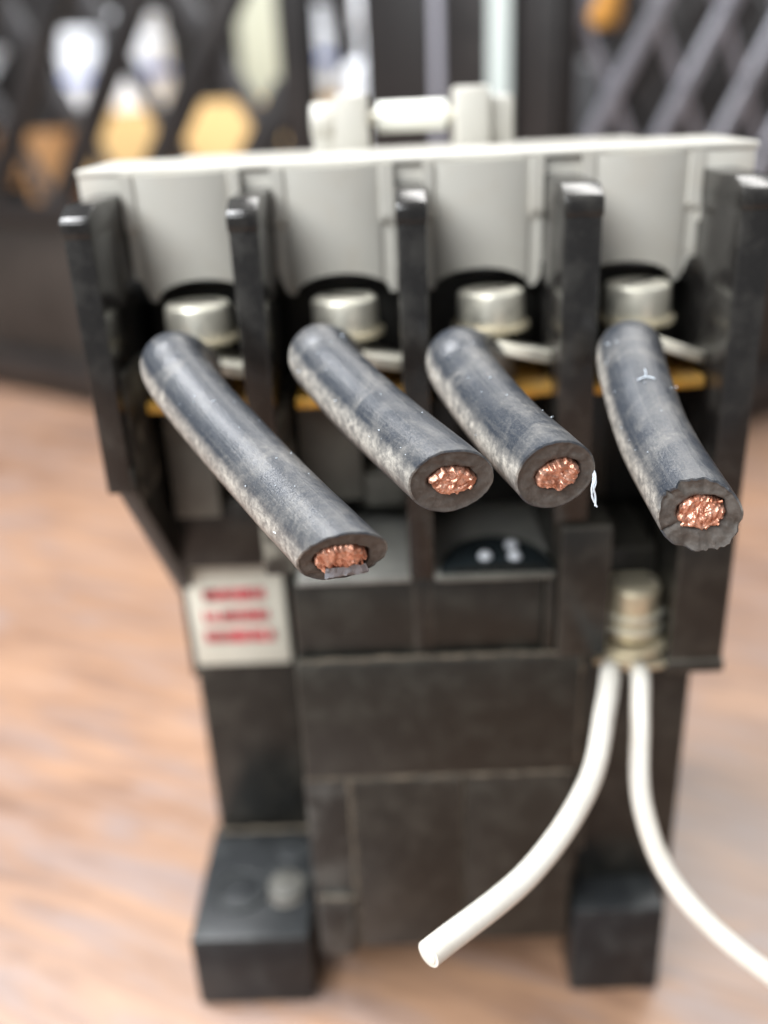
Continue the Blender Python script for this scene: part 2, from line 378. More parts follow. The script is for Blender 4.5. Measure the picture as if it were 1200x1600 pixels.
# feet
f = MB(); f.box(-37.3, -17.6, -0.8, 26, 0, 15.3, .7)
ft = obj('mounting_foot', f, 'foot', K)
obj('foot_boss', MB().ring((-30.2, 9.5, 15.6), 4.9, 3.7, 1.0).cyl((-30.2, 9.5, 15.4), 3.6, .7, bev=.2), 'foot', ft)
obj('foot_hole', MB().cyl((-22.0, 8.2, 15.35), 3.0, .7, bev=.2), 'pit', ft)
obj('foot_rivet', MB().cyl((-22.0, 9.8, 15.8), 3.3, 1.2, bev=.5), 'rivet', ft)
obj('foot_rivet', MB().cyl((-21.3, 18.5, 15.5), 3.2, .8, bev=.3), 'foot', ft)
obj('mounting_foot', MB().box(25.8, 40.8, -0.4, 9, 0, 18.6, .7), 'foot', K)

# beige dust packed in the seams between the front panels
rnd = random.Random(4)
def seam(x0, x1, y, z, r=.30, vertical=False, z1=None):
    mb = MB(); n_ = 26; pts = []
    for k in range(n_+1):
        t = k/n_
        j = rnd.uniform(-.10, .10)
        pts.append((x0 + (x1-x0)*t + (j if vertical else 0), y + rnd.uniform(-.08, .12), (z + (z1-z)*t) if vertical else z + j))
    mb.tube(pts, r, 7, 2)
    for v in mb.bm.verts: v.co += noise.noise_vector(v.co*1.7)*.22
    obj('seam_dust', mb, 'dust', K, angle=80)
seam(-15.0, 25.5, -.15, 68.0, .34); seam(-15.6, 24.8, -.3, 47.1, .30)
seam(-9.1, -9.1, -.25, 14, .34, True, 46.6); seam(8.2, 8.2, .35, 14, .25, True, 46.6); seam(25.2, 25.2, .2, 48, .3, True, 67)
seam(-35.8, -16.4, 23.2, 16.1, .4); seam(-15.4, -9.6, -1.2, 24.0, .35)
# label on the left column
mb = MB(); mb.prism([(21.6, 74.2), (24.2, 74.2), (24.2, 53.2), (22.6, 53.2)], 'X', -35.4, -19.3, .3)
lb = obj('rating_label', mb, 'label', K, label='cream plastic label with three blurred lines of red lettering')
def text_line(z, x0, x1, h, strokes, seed):
    rnd = random.Random(seed); mb = MB(); x = x0
    y = lambda zz: 22.45 - (zz-53.2)/21*1.0 - .06
    while x < x1:
        wv = rnd.uniform(.35, .95)
        yy = y(z)
        k = rnd.choice('IEOHDLN')
        def st(a, b, c, d): mb.box(min(a, x1), min(b, x1+.01)+.02, yy-.08, yy+.25, c, d, 0)
        if k in 'IEHDLNO': st(x, x+.30, z, z+h)
        if k in 'EOD': st(x, x+wv, z, z+.4); st(x, x+wv, z+h-.4, z+h)
        if k in 'EH': st(x, x+wv, z+h/2-.14, z+h/2+.14)
        if k in 'OHDN': st(x+wv-.30, x+wv, z, z+h)
        if k == 'L': st(x, x+wv, z, z+.28)
        x += wv + .26
    return mb
for (z, a, b, h, sd) in ((66.2, -32.6, -22.6, 2.1, 3), (62.1, -33.0, -22.2, 2.1, 5), (58.1, -33.2, -21.6, 2.1, 8)):
    obj('print_line', text_line(z, a, b, h, 0, sd), 'ink', lb)

# barriers between the poles
def barrier(x0, x1, zb, cap=True):
    mb = MB(); mb.box(x0, x1, 0, 20, zb, 127.3, .35); mb.box(x0+.05, x1-.05, 12, 26, zb, 118, .3)
    o = obj('barrier', mb, 'barrier', K)
    c = MB(); c.prism([(-.2, 127.0), (-.2, 128.9), (.25, 129.4), (3.0, 130.6), (20.1, 130.6), (20.1, 127.0)], 'X', x0-.1, x1+.1, .28)
    obj('barrier_cap', c, 'barrier', o)
    return o
barrier(-38.0, -34.6, 94.6); barrier(-18.6, -15.1, 96); barrier(1.1, 4.5, 80.3)
barrier(20.5, 25.0, 88); barrier(40.9, 45.0, 64.4)
# dusty lower flanks of the barriers
obj('barrier_base', MB().box(-19.0, -14.4, 2.5, 24, 80.4, 97.5, .6), 'grimy', K)
obj('barrier_base', MB().box(-18.3, -14.8, .5, 24, 96.5, 103.5, .6), 'grimy', K)
obj('wall_rib', MB().box(-35.2, -34.1, 2.2, 14, 92, 110, .4), 'grimy', K)
obj('barrier_base', MB().box(21.0, 24.9, 2, 24, 80.4, 95, .5), 'black', K)
obj('barrier_base', MB().box(1.4, 4.3, 0.4, 24, 68, 80.6, .4), 'black', K)

# shelf under the terminals, two bays
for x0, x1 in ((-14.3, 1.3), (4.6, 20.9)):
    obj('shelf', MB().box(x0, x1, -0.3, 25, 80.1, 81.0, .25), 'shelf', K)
obj('shelf', MB().box(28.3, 37.0, 9, 25, 78.6, 79.6, .25), 'inner', K)
# glossy half dome seated on the shelf of the third bay
b = bmesh.new(); bmesh.ops.create_uvsphere(b, u_segments=40, v_segments=20, radius=1)
bmesh.ops.bisect_plane(b, geom=b.verts[:]+b.edges[:]+b.faces[:], plane_co=(0, 0, 0), plane_no=(0, 0, -1), clear_outer=True)
g = bmesh.ops.bisect_plane(b, geom=b.verts[:]+b.edges[:]+b.faces[:], plane_co=(0, -.12, 0), plane_no=(0, -1, 0), clear_outer=True)
bmesh.ops.holes_fill(b, edges=[e for e in b.edges if e.is_boundary])
mb = MB(); mb._merge(b, Matrix.Translation((13.2, 1.2, 80.9)) @ Matrix.Diagonal((7.9, 10.5, 1.5, 1)))
mt_d = dusty('glossy_black_dome', (0.02, 0.028, 0.032), rough=0.10, amount=0.08, up=0.0)
dm = obj('dome', mb, mt_d, K)
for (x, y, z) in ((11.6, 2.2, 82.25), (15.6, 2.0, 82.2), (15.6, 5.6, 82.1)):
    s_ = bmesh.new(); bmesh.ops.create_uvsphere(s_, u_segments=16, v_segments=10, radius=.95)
    q = MB(); q._merge(s_, Matrix.Translation((x, y, z))); obj('painted_highlight', q, 'jar', dm)  # white dots painted in as highlights on the dome
obj('shelf_lip', MB().box(5.2, 20.6, -0.9, 0.1, 80.2, 80.95, .3), 'inner', K)

# inner mouldings under the brass plates
for (x0, x1, z0, z1, y, mt) in ((-14.0, -5.0, 86.5, 101, 14, 'inner'), (-33.2, -26.3, 84.5, 101.5, 14, 'inner'), (-5.0, 1.0, 84.9, 90, 15, 'inner'),
                               (5.0, 9, 84, 101, 16, 'brown2'), (25.2, 31, 84, 101, 16, 'brown2'), (-24.5, -19, 86.5, 90, 18, 'black')):
    obj('inner_moulding', MB().box(x0, x1, y, 27, z0, z1, .5), mt, K)
for x0 in (-34.1, -14.8, 4.8, 25.0):
    obj('recess_back', MB().box(x0, x0+15.6, 22.5, 26.5, 81.5, 117, .1), 'pit', K)

# one pole: brass plate, clamp washer, screw; then copies at the other poles
xs = [-26.0, -6.2, 13.4, 33.0]
def pole(x):
    o = []
    o.append(obj('brass_plate', MB().box(x-6.8, x+7.6, 5.5, 22, 103.6, 105.2, .25), 'brass', K, origin=(x, 12, 103.6)))
    tl = Matrix.Rotation(R(17), 3, 'Y') @ Matrix.Rotation(R(-9), 3, 'X')
    o.append(obj('clamp_washer', MB().ring((x+2.4, 11.8, 108.9), 7.0, 2.4, 1.5, tilt=tl), 'zinc', K, origin=(x, 12, 108)))
    s = obj('terminal_screw', MB().cyl((x, 13.6, 114.2), 4.5, 4.6, r2=4.35, bev=.55, bseg=3).cyl((x, 13.6, 108.5), 2.3, 7.5, bev=0), 'zinc', K, origin=(x, 13.6, 112))
    o.append(s)
    obj('screw_collar', MB().ring((x, 13.6, 111.8), 5.2, 4.4, .9), 'zinc_old', s)
    obj('screw_slot', MB().box(x-3.2, x+3.2, 13.1, 14.1, 116.2, 116.62, .05), 'pit', s)
    return o
p0 = pole(xs[0])
for i, x in enumerate(xs[1:]):
    for o in p0:
        c = dup(o, K, (x-xs[0], (0, -.6, .1)[i], (0, .2, .2)[i]))
        c.rotation_euler = (R(random.uniform(-2, 2)), R(random.uniform(-3, 4)), R(random.uniform(-40, 40)) if 'screw' in o.name else 0)

# grey cover with a tongue over each pole
cov = obj('arc_cover', MB().prism([(-40.2, 15.6), (47.6, 14.4), (47.4, 33), (-40.0, 34)], 'Z', 132.7, 133.65, .35), 'cover', K)
mb = MB(); mb.prism([(-33.9, 16.0), (-19.2, 16.0), (41.0, 15.6), (41.0, 56), (-33.9, 56)], 'Z', 119.5, 132.75, .2)
obj('cover_body', mb, 'cover', cov)
obj('cover_end', MB().box(-40.0, -34.2, 15.75, 22, 127.2, 132.75, .2), 'cover', cov)
obj('cover_end', MB().box(40.6, 47.3, 14.7, 22, 124, 132.75, .2), 'cover', cov)
obj('cover_step', MB().box(-33.5, 41, 32.5, 57, 130.9, 132.6, .4), 'cover', cov)
def tongue(x0, x1, sh):
    W = x1-x0; xc = (x0+x1)/2
    def yf(x, z):
        s = (x-xc)/(W/2); a = abs(s)
        edge = .80
        y = 15.25
        if a < edge: y = 15.0 - 1.25*max(0, 1-(a/edge)**2)**.8
        elif z > 125.8: y = 14.45
        return y + (130.5-z)*.035
    def zb(x):
        s = (x-xc-sh)/(W/2); a = abs(s)
        if a > .80: return 116.5 + .9*max(0, (a-.9)/.1)**2
        return 116.5 + 2.9*math.sqrt(max(0, 1-(a/.84)**2))**1.2
    b = bmesh.new(); nx, nz = 60, 22
    F, Bk = [], []
    for i in range(nx+1):
        x = x0 + W*i/nx; z0 = min(zb(x), 119.4); fr, bk = [], []
        for j in range(nz+1):
            t = j/nz; z = z0 + (132.75-z0)*t
            # keep one row at the step
            fr.append(b.verts.new((x, yf(x, z), z))); bk.append(b.verts.new((x, 17.4, z)))
        F.append(fr); Bk.append(bk)
    for i in range(nx):
        for j in range(nz):
            b.faces.new((F[i][j], F[i+1][j], F[i+1][j+1], F[i][j+1]))
            b.faces.new((Bk[i][j], Bk[i][j+1], Bk[i+1][j+1], Bk[i+1][j]))
        b.faces.new((F[i][0], Bk[i][0], Bk[i+1][0], F[i+1][0]))
        b.faces.new((F[i][nz], F[i+1][nz], Bk[i+1][nz], Bk[i][nz]))
    for j in range(nz):
        b.faces.new((F[0][j], F[0][j+1], Bk[0][j+1], Bk[0][j]))
        b.faces.new((F[nx][j], Bk[nx][j], Bk[nx][j+1], F[nx][j+1]))
    mb = MB(); mb._merge(b)
    return obj('cover_tongue', mb, 'cover', cov, angle=50)
tongue(-34.4, -18.9, 1.5); tongue(-14.9, 0.9, .7); tongue(4.7, 20.3, -.2); tongue(25.2, 40.7, -1.3)

# lever bracket and roller on top of the cover
obj('lever_post', MB().box(-7.3, -2.2, 37, 46, 132.4, 141.2, .6), 'cover', cov)
obj('lever_post', MB().box(10.6, 15.8, 37, 46, 132.4, 141.6, .6), 'cover', cov)
obj('lever_ear', MB().cyl((-9.2, 42, 137.4), 2.9, 3.6, bev=.6, axis='X').box(-10.8, -7.2, 40, 44, 132.4, 137, .4), 'cover', cov)
obj('lever_ear', MB().box(15.7, 19.6, 39.5, 44, 132.4, 140.2, .7), 'cover', cov)
obj('lever_roller', MB().cyl((4.3, 41.5, 137.8), 2.15, 10.6, bev=.3, axis='X', seg=40), 'roller', cov)
obj('lever_axle', MB().cyl((4.3, 41.5, 137.8), .9, 13.2, bev=.1, axis='X', seg=20), 'zinc', cov)

# coil terminal at the lower right
obj('coil_block', MB().box(21.3, 28.3, -0.8, 9, 67.4, 87.6, .5), 'black', K)
obj('coil_block', MB().box(37.2, 44.9, -0.6, 12, 64.6, 88.8, .6).box(37.0, 45.1, -1.0, 6, 64.2, 66.2, .4), 'black', K)
obj('coil_recess', MB().box(28.2, 37.3, 14, 22, 63.6, 79.0, .2), 'pit', K)
cs = obj('coil_screw', MB().cyl((33.1, 5.6, 73.2), 3.9, 5.6, bev=.8, bseg=3).cyl((33.1, 5.6, 69.2), 4.1, 2.6, bev=.3).cyl((33.1, 5.6, 66), 2.0, 8, bev=0), 'zinc_old', K)
obj('coil_washer', MB().ring((33.3, 5.0, 66.9), 5.4, 2.2, .8, tilt=Matrix.Rotation(R(-4), 3, 'Y')).ring((33.8, 5.2, 65.5), 6.3, 2.2, .8, tilt=Matrix.Rotation(R(7), 3, 'Y')), 'zinc_old', cs)
obj('coil_collar', MB().ring((33.1, 5.6, 71.6), 4.5, 3.7, .7).ring((33.0, 5.5, 69.6), 4.6, 3.7, .6, tilt=Matrix.Rotation(R(4), 3, 'Y')), 'zinc', cs)
obj('screw_slot', MB().box(30.2, 36.0, 5.1, 6.1, 75.75, 76.05, .03), 'pit', cs)
obj('coil_tab', MB().box(27.6, 39.6, 3.5, 12, 63.3, 64.3, .2), 'zinc_old', K)

# ------------------------------------------------------------------ black power wires
def power_wire(label, pts, ncut, seed, core, ragged=0.0, r=3.75):
    P = spline(pts, 14); fr = frames(P); n = Vector(ncut).normalized(); end = P[-1]
    rnd = random.Random(seed)
    T = thing('power_wire', label, 'wire', (pts[-2][0], pts[-2][1], pts[-2][2]), 'thick black wires clamped in the terminals')
    SEG = 72
    # outer jacket with UV (angle, length)
    bm = bmesh.new(); uvl = bm.loops.layers.uv.new('along'); rows = []
    tot = len(P)
    for k, (p, (t, nn, bn)) in enumerate(zip(P, fr)):
        row = []
        for i in range(SEG):
            a = 2*math.pi*i/SEG; d = nn*math.cos(a) + bn*math.sin(a)
            q = p + d*r
            rr = r*(1 + .012*noise.noise(q*.25 + Vector((seed*9.1, 0, 0))) + .006*noise.noise(q*1.1))
            q = p + d*rr
            row.append((q, i, k))
        rows.append(row)
    # last rows slide on to the cutting plane
    t_end = fr[-1][0]
    last = [q for (q, i, k) in rows[-1]]
    shifts = []
    for i, q in enumerate(last):
        a = 2*math.pi*i/SEG
        j = noise.noise(Vector((math.cos(a)*2.2, math.sin(a)*2.2, seed*3.3)))*ragged + noise.noise(Vector((math.cos(a)*9, math.sin(a)*9, seed*1.3)))*(ragged*.6+.05)
        shifts.append((end - q).dot(n)/t_end.dot(n) + j)
    L = [0.0]
    for k in range(1, tot): L.append(L[-1] + (P[k]-P[k-1]).length)
    reach = 9.0
    VR = []
    for k in range(tot):
        d_end = L[-1]-L[k]; wt = max(0.0, 1 - d_end/reach)
        VR.append([bm.verts.new(q + fr[k][0]*shifts[i]*wt) for (q, i, kk) in rows[k]])
    # small rolled lip at the cut
    lip = []
    for i in range(SEG):
        o = VR[-1][i].co; c = end + t_end*shifts[i]
        lip.append(bm.verts.new(o*(1-.05) + c*.05 + t_end*.10))
    VR.append(lip)
    for k in range(len(VR)-1):
        for i in range(SEG):
            j = (i+1) % SEG
            fc = bm.faces.new((VR[k][i], VR[k][j], VR[k+1][j], VR[k+1][i]))
            la, lb_ = L[min(k, tot-1)]/50, L[min(k+1, tot-1)]/50
            ii = i/SEG; jj = (i+1)/SEG
            for lp, uv in zip(fc.loops, ((ii, la), (jj, la), (jj, lb_), (ii, lb_))): lp[uvl].uv = uv
    jk = obj('jacket', bm, 'jacket', T, angle=60)
    # cut face: ring from the lip to the hole, then down into the hole
    bm = bmesh.new()
    cx, cy, ca, cb, crot = core          # core centre offset and half axes, in the cutting plane (x right, y up)
    ex = (Vector((1, 0, 0)) - n*n.x).normalized(); ey = n.cross(ex)
    if ey.z < 0: ey = -ey
    cen = end + ex*cx + ey*cy
    outer = [(q + t_end*shifts[i]) for i, q in enumerate(last)]
    H = []
    cr, sr = math.cos(crot), math.sin(crot)
    for i in range(SEG):
        d = outer[i]-cen; u, v = d.dot(ex), d.dot(ey); ang = math.atan2(v, u)
        lu, lv = math.cos(ang)*cr + math.sin(ang)*sr, -math.cos(ang)*sr + math.sin(ang)*cr
        rad = 1/math.sqrt((lu/ca)**2 + (lv/cb)**2)
        rad *= 1.01 + .13*noise.noise(Vector((math.cos(ang)*2.5, math.sin(ang)*2.5, seed*7.7)))
        H.append(cen + ex*math.cos(ang)*rad + ey*math.sin(ang)*rad)
    NR = 9; RR = []
    for j in range(NR+1):
        tt = j/NR; row = []
        for i in range(SEG):
            o = outer[i]*(1-.045) + (end+t_end*shifts[i])*.045 + t_end*.10
            p = o.lerp(H[i], tt)
            if 0 < j: p = p + n*(.16*noise.noise(p*1.3 + Vector((seed, 0, 0))) + .07*noise.noise(p*5)) - n*.12
            if j == NR: p = p - n*.15
            row.append(bm.verts.new(p))
        RR.append(row)
    row = [bm.verts.new(H[i]*.97 + cen*.03 - n*1.9) for i in range(SEG)]; RR.append(row)
    for k in range(len(RR)-1):
        for i in range(SEG):
            j = (i+1) % SEG; bm.faces.new((RR[k][i], RR[k][j], RR[k+1][j], RR[k+1][i]))
    bm.faces.new(RR[-1])
    obj('cut_face', bm, 'cutface', T, angle=75)
    # copper strands packed in the hole, sheared and smeared into an uneven lump
    mb = MB(); bmm = mb.bm; NA, NRR = 110, 34; prev = None; sv = Vector((seed*5.3, seed*2.9, 0))
    shear = Vector((math.cos(seed*1.9), math.sin(seed*1.9)))
    def height(u, v):
        q = Vector((u, v, 0)) + sv
        sh = u*shear.x + v*shear.y; sx = -u*shear.y + v*shear.x
        h = .42*noise.noise(q*.75) + .24*noise.noise(Vector((sx*3.2, sh*1.3, seed)))
        c1 = noise.voronoi(Vector((sx*1.9, sh*.9, seed*2.0)))[0]
        h += .42*(.45 - min(c1[0], .6)) + .06*noise.noise(q*6.0) + .02*noise.noise(q*13)
        return h
    for j in range(NRR+1):
        t_ = j/NRR; row = []
        for i in range(NA):
            ang = 2*math.pi*i/NA
            rad = 1/math.sqrt((math.cos(ang)/ca)**2 + (math.sin(ang)/cb)**2)
            rad *= .93 + .13*noise.noise(Vector((math.cos(ang)*2.2, math.sin(ang)*2.2, seed*4.1))) + .09*noise.noise(Vector((math.cos(ang)*7, math.sin(ang)*7, seed*4.1)))
            u, v = math.cos(ang)*rad*t_, math.sin(ang)*rad*t_
            wu, wv = u*cr - v*sr, u*sr + v*cr
            h = .42 + height(wu, wv) - max(0, t_-.86)*2.0
            row.append(bmm.verts.new(cen + ex*wu + ey*wv + n*h))
            if j == 0: row = row*NA; break
        if prev:
            for i in range(NA):
                k = (i+1) % NA
                if j == 1: bmm.faces.new((prev[0], row[i], row[k]))
                else: bmm.faces.new((prev[i], row[i], row[k], prev[k]))
        prev = row
    skirt = [bmm.verts.new(v.co - n*1.7) for v in prev]
    for i in range(NA):
        k = (i+1) % NA; bmm.faces.new((prev[i], skirt[i], skirt[k], prev[k]))
    # loose strand tips round the rim of the lump
    for q in range(26):
        ang = rnd.uniform(0, 2*math.pi); f_ = rnd.uniform(.15, .98)
        rad = f_/math.sqrt((math.cos(ang)/ca)**2 + (math.sin(ang)/cb)**2)*.93
        u, v = math.cos(ang)*rad, math.sin(ang)*rad; wu, wv = u*cr - v*sr, u*sr + v*cr
        base = cen + ex*wu + ey*wv; d_ = ex*rnd.uniform(-1, 1) + ey*rnd.uniform(-1, 1)
        hh = .18 + height(wu, wv)
        mb.tube([base + n*(hh-.5), base + n*hh, base + n*(hh+rnd.uniform(.05, .22)) + d_*rnd.uniform(.1, .35)], rnd.uniform(.13, .20), 7, 3)
    co = obj('copper_strands', mb, 'copper', T, angle=50, kind='stuff')
    return T, end, ex, ey, n, t_end
W = []
W.append(power_wire('first black wire from the left, longest, cut obliquely with a grey smear on its copper',
    [(-26.2, 12.5, 105.6), (-25.8, 3.6, 110.0), (-25.4, -5.9, 113.3), (-24.3, -9.5, 112.6), (-18.8, -17.2, 109.0), (-11.6, -27.4, 105.3), (-5.3, -37.0, 102.9)], (0.128, -0.827, -0.547), 1, (-.1, -.5, 2.55, 2.3, .1), .12))
W.append(power_wire('second black wire from the left, with a bright ragged copper end',
    [(-6.4, 12.5, 105.6), (-7.6, 4.0, 110.4), (-8.3, -5.7, 113.4), (-7.2, -9.0, 112.7), (-1.9, -18.6, 109.9), (5.0, -31.5, 107.6)], (0.098, -0.946, -0.31), 2, (.1, .1, 2.35, 1.55, -.1), .10))
W.append(power_wire('third black wire from the left, with a blue white thread hanging from its cut rim',
    [(13.2, 12.5, 105.6), (10.4, 3.6, 109.4), (7.7, -5.9, 112.4), (8.3, -10.0, 111.3), (11.5, -20.9, 109.0), (14.6, -32.2, 108.1)], (0.133, -0.963, -0.233), 3, (.3, 0, 2.15, 1.65, .30), .10))
W.append(power_wire('rightmost black wire, steepest, its insulation cut with a ragged rim',
    [(32.8, 12.5, 105.6), (30.6, 3.9, 109.0), (27.9, -4.6, 112.0), (27.1, -10.0, 110.8), (27.1, -20.5, 106.8), (28.1, -32.8, 103.7)], (-0.194, -0.978, -0.081), 4, (.2, .3, 2.25, 1.75, .25), .75))
# grey smear over the lower half of the first core
T, end, ex, ey, n, te = W[0]
bm = bmesh.new(); rows = []
for j in range(7):
    row = []
    for i in range(22):
        u = -2.0 + 4.2*i/21; v = -2.9 + 1.9*j/6 + .35*noise.noise(Vector((u*1.4, j*.3, 4)))
        v = max(v, -2.75 + .02*j)
        h = .80 + .25*noise.noise(Vector((u*2.3, v*2.3, 7))) - .10*abs(j-3)
        row.append(bm.verts.new(end + ex*(u*(1-.12*abs(j-3)/3)+.1) + ey*v + n*h))
    rows.append(row)
for j in range(6):
    for i in range(21): bm.faces.new((rows[j][i], rows[j][i+1], rows[j+1][i+1], rows[j+1][i]))
bmesh.ops.solidify(bm, geom=bm.faces[:], thickness=.12)
obj('grey_smear', bm, 'solder', T)
# blue white thread at the rim of the third wire
T, end, ex, ey, n, te = W[2]
rim = end + ex*3.6 - ey*.6
mb = MB()
mb.tube([rim + Vector((0, 0, .9)), rim + Vector((.25, -.3, 0)), rim + Vector((.05, -.5, -.9)), rim + Vector((.3, -.4, -1.9)), rim + Vector((.35, -.5, -2.9))], .10, 6)
mb.tube([rim + Vector((.1, 0, .6)), rim + Vector((.02, -.4, -.3)), rim + Vector((-.12, -.6, -1.2)), rim + Vector((.12, -.5, -2.2)), rim + Vector((.5, -.5, -3.0))], .08, 6)
mb.tube([rim + Vector((.2, -.1, .4)), rim + Vector((.3, -.4, -.6)), rim + Vector((-.05, -.55, -1.7)), rim + Vector((.2, -.5, -2.5))], .07, 6)
obj('thread', mb, 'lint', T)
# lint on the fourth wire
T = W[3][0]
def surf(pts, t, ang, r, lift=.06):
    P = spline(pts, 14); fr = frames(P); k = min(len(P)-1, int(t*(len(P)-1))); tt, nn, bn = fr[k]
    return P[k] + (nn*math.cos(ang) + bn*math.sin(ang))*(r+lift)
W4 = [(32.8, 12.5, 105.6), (30.6, 3.9, 109.0), (27.9, -4.6, 112.0), (27.1, -10.0, 110.8), (27.1, -20.5, 106.8), (28.1, -32.8, 103.7)]
c = surf(W4, .70, math.pi, 3.75)
mb = MB()
for d in ((-.1, .2, .8), (.9, -.3, -.15), (-.9, -.3, -.2)):
    dv = Vector(d); mb.tube([c, c + dv*.5 + Vector((.06, -.05, .05)), c + dv], .06, 6)
obj('lint', mb, 'lint', T)
# stray specks and fibres on all wires
WP = [[(-26.2, 12.5, 105.6), (-25.8, 3.6, 110.0), (-25.4, -5.9, 113.3), (-24.3, -9.5, 112.6), (-18.8, -17.2, 109.0), (-11.6, -27.4, 105.3), (-5.3, -37.0, 102.9)],
      [(-6.4, 12.5, 105.6), (-7.6, 4.0, 110.4), (-8.3, -5.7, 113.4), (-7.2, -9.0, 112.7), (-1.9, -18.6, 109.9), (5.0, -31.5, 107.6)],
      [(13.2, 12.5, 105.6), (10.4, 3.6, 109.4), (7.7, -5.9, 112.4), (8.3, -10.0, 111.3), (11.5, -20.9, 109.0), (14.6, -32.2, 108.1)], W4]
for wi, pts in enumerate(WP):
    rnd = random.Random(50+wi); mb = MB()
    for k in range(20):
        t = rnd.uniform(.5, .97); a = rnd.uniform(math.pi-1.5, math.pi+1.5)
        p = surf(pts, t, a, 3.75, .0); d = Vector((rnd.uniform(-1, 1), rnd.uniform(-1, 1), rnd.uniform(-.2, .2)))
        ln = rnd.choice((.08, .12, .2, .35))
        mb.tube([p, p + d*ln*.5 + Vector((0, 0, .03)), p + d*ln], rnd.uniform(.025, .05), 5, 2)
    obj('dust_specks', mb, 'lint', W[wi][0], kind='stuff')

# ------------------------------------------------------------------ white coil wires
def white_wire(label, pts, r):
    T = thing('coil_wire', label, 'wire', pts[0], 'thin white wires from the coil terminal')
    obj('sleeve', MB().tube(pts, r, 28, 14), 'white_wire', T, angle=60)
    e = Vector(pts[-1]); t = (e - Vector(pts[-2])).normalized()
    q = Vector((0, 0, 1)).rotation_difference(t).to_matrix()
    obj('cut_end', MB().cyl(e + t*.02, 1.05, .3, bev=.12, tilt=q, seg=24), 'white_wire', T)
    return T
white_wire('white coil wire bending down to the left, its cut end free above the table',
    [(31.0, 4.4, 63.4), (29.4, 0.4, 64.6), (28.1, -4.5, 66.3), (26.0, -11.2, 66.0), (21.6, -23.0, 64.0), (13.1, -34.2, 61.7), (1.2, -45.2, 62.1)], 1.40)
white_wire('white coil wire hanging down and bending right out of the frame',
    [(34.6, 4.4, 62.6), (33.4, 0.2, 64.4), (32.4, -4.4, 65.4), (31.3, -9.4, 62.4), (30.2, -17.2, 55.0), (33.8, -23.1, 46.5), (43.7, -29.6, 38.9), (60, -36, 31), (82, -40, 20), (110, -38, 2.2)], 1.32)

# ------------------------------------------------------------------ plastic crate behind
CR = thing('crate', 'black plastic crate with diagonal lattice sides standing behind the contactor', 'crate', (56, 211, 0))
P0 = Vector((56, 211, 0)); LD = Vector((-.83, .56, 0)).normalized(); QD = Vector((.80, .60, 0)).normalized()
LL, QL, HB, HT = 400, 300, 100, 262
def wall_mtx(o, d):
    n_ = Vector((0, 0, 1)).cross(d)
    mtx = Matrix((d, n_, Vector((0, 0, 1)))).transposed().to_4x4(); mtx.translation = o; return mtx
def wall(o, d, length, depth_sign, sp, run1, run2, s_from, mat2, posts, wd=(13, 7), ofs=(0, 0), dp=3.5):
    mx = wall_mtx(o, d); inv = depth_sign
    def bx(name, mat, s0, s1, a, b, z0, z1, bev=1.0):
        y0, y1 = sorted((a*inv, b*inv))
        mb = MB(); mb.box(s0, s1, y0, y1, z0, z1, bev, 2, mx); return obj(name, mb, mat, CR)
    bx('side_base', 'crate_base', 0, length, 0, 5, 0, HB)
    bx('base_ledge', 'crate', -2, length, -7, 1, 8, 24, 3)
    bx('base_rail', 'crate', 0, length, -3, 2, HB-9, HB+1, 2)
    bx('top_rail', 'crate', 0, length, -4, 6, HT-12, HT, 2)
    for (s0, s1, mt) in posts: bx('upright', mt, s0, s1, -2.5, 6, HB, HT-11, 1.5)
    def bars(run, y0, y1, wd, mat, offset):
        s = s_from - abs(run) + offset
        h = HT-12-HB
        k = 0
        while s < length + abs(run):
            a0 = s if run > 0 else s + abs(run); a1 = a0 + run
            t0, t1 = 0.0, 1.0
            lo, hi = s_from, length
            def tt(x): return (x-a0)/run
            ts = sorted((tt(lo), tt(hi))); t0 = max(t0, ts[0]); t1 = min(t1, ts[1])
            if t1 - t0 > .06:
                pa = (a0+run*t0, HB+h*t0); pb = (a0+run*t1, HB+h*t1)
                dd = Vector((pb[0]-pa[0], pb[1]-pa[1])); ln = dd.length; an = math.atan2(dd.y, dd.x)
                mm = mx @ Matrix.Translation((pa[0], 0, pa[1])) @ Matrix.Rotation(-an, 4, 'Y')
                ya, yb = sorted((y0*inv, y1*inv))
                mb = MB(); mb.box(0, ln, ya, yb, -wd/2, wd/2, 1.0, 2, mm)
                obj('lattice_bar', mb, mat, CR)
            s += sp; k += 1
    bars(run1, -1.5, dp, wd[0], mat2[0], ofs[0])
    bars(run2, dp-.9, dp+1.7, wd[1], mat2[1], ofs[1])
h_ = HT-12-HB
wall(P0, LD, LL, -1, 53, -h_*.85, h_*.72, 110, ('crate', 'crate_mid'), ((0, 14, 'crate'), (17, 42, 'crate'), (42, 46, 'crate_grey_glare'), (46, 74, 'crate'), (99, 112, 'crate')), (12.5, 8.5), (-15, -3))
wall(P0, QD, QL, 1, 37, h_*.80, -h_*.7, 4, ('crate_grey_glare', 'crate_grey_glare'), ((0, 6, 'crate'),), (6.2, 4.2), (0, 12), 1.6)
wall(P0 + QD*QL, LD, LL, -1, 53, -h_*.85, h_*.72, 4, ('crate', 'crate'), (), (7, 5))
wall(P0 + LD*LL, QD, QL, 1, 50, h_*.85, -h_*.72, 4, ('crate', 'crate'), ())
mx = wall_mtx(P0, LD); mb = MB(); mb.box(15.8, 23.2, 3.0, 4.6, 60, 255, .4, 2, mx); obj('tape_strip', mb, 'strip', CR, label='pale vertical tape strip on the crate front')
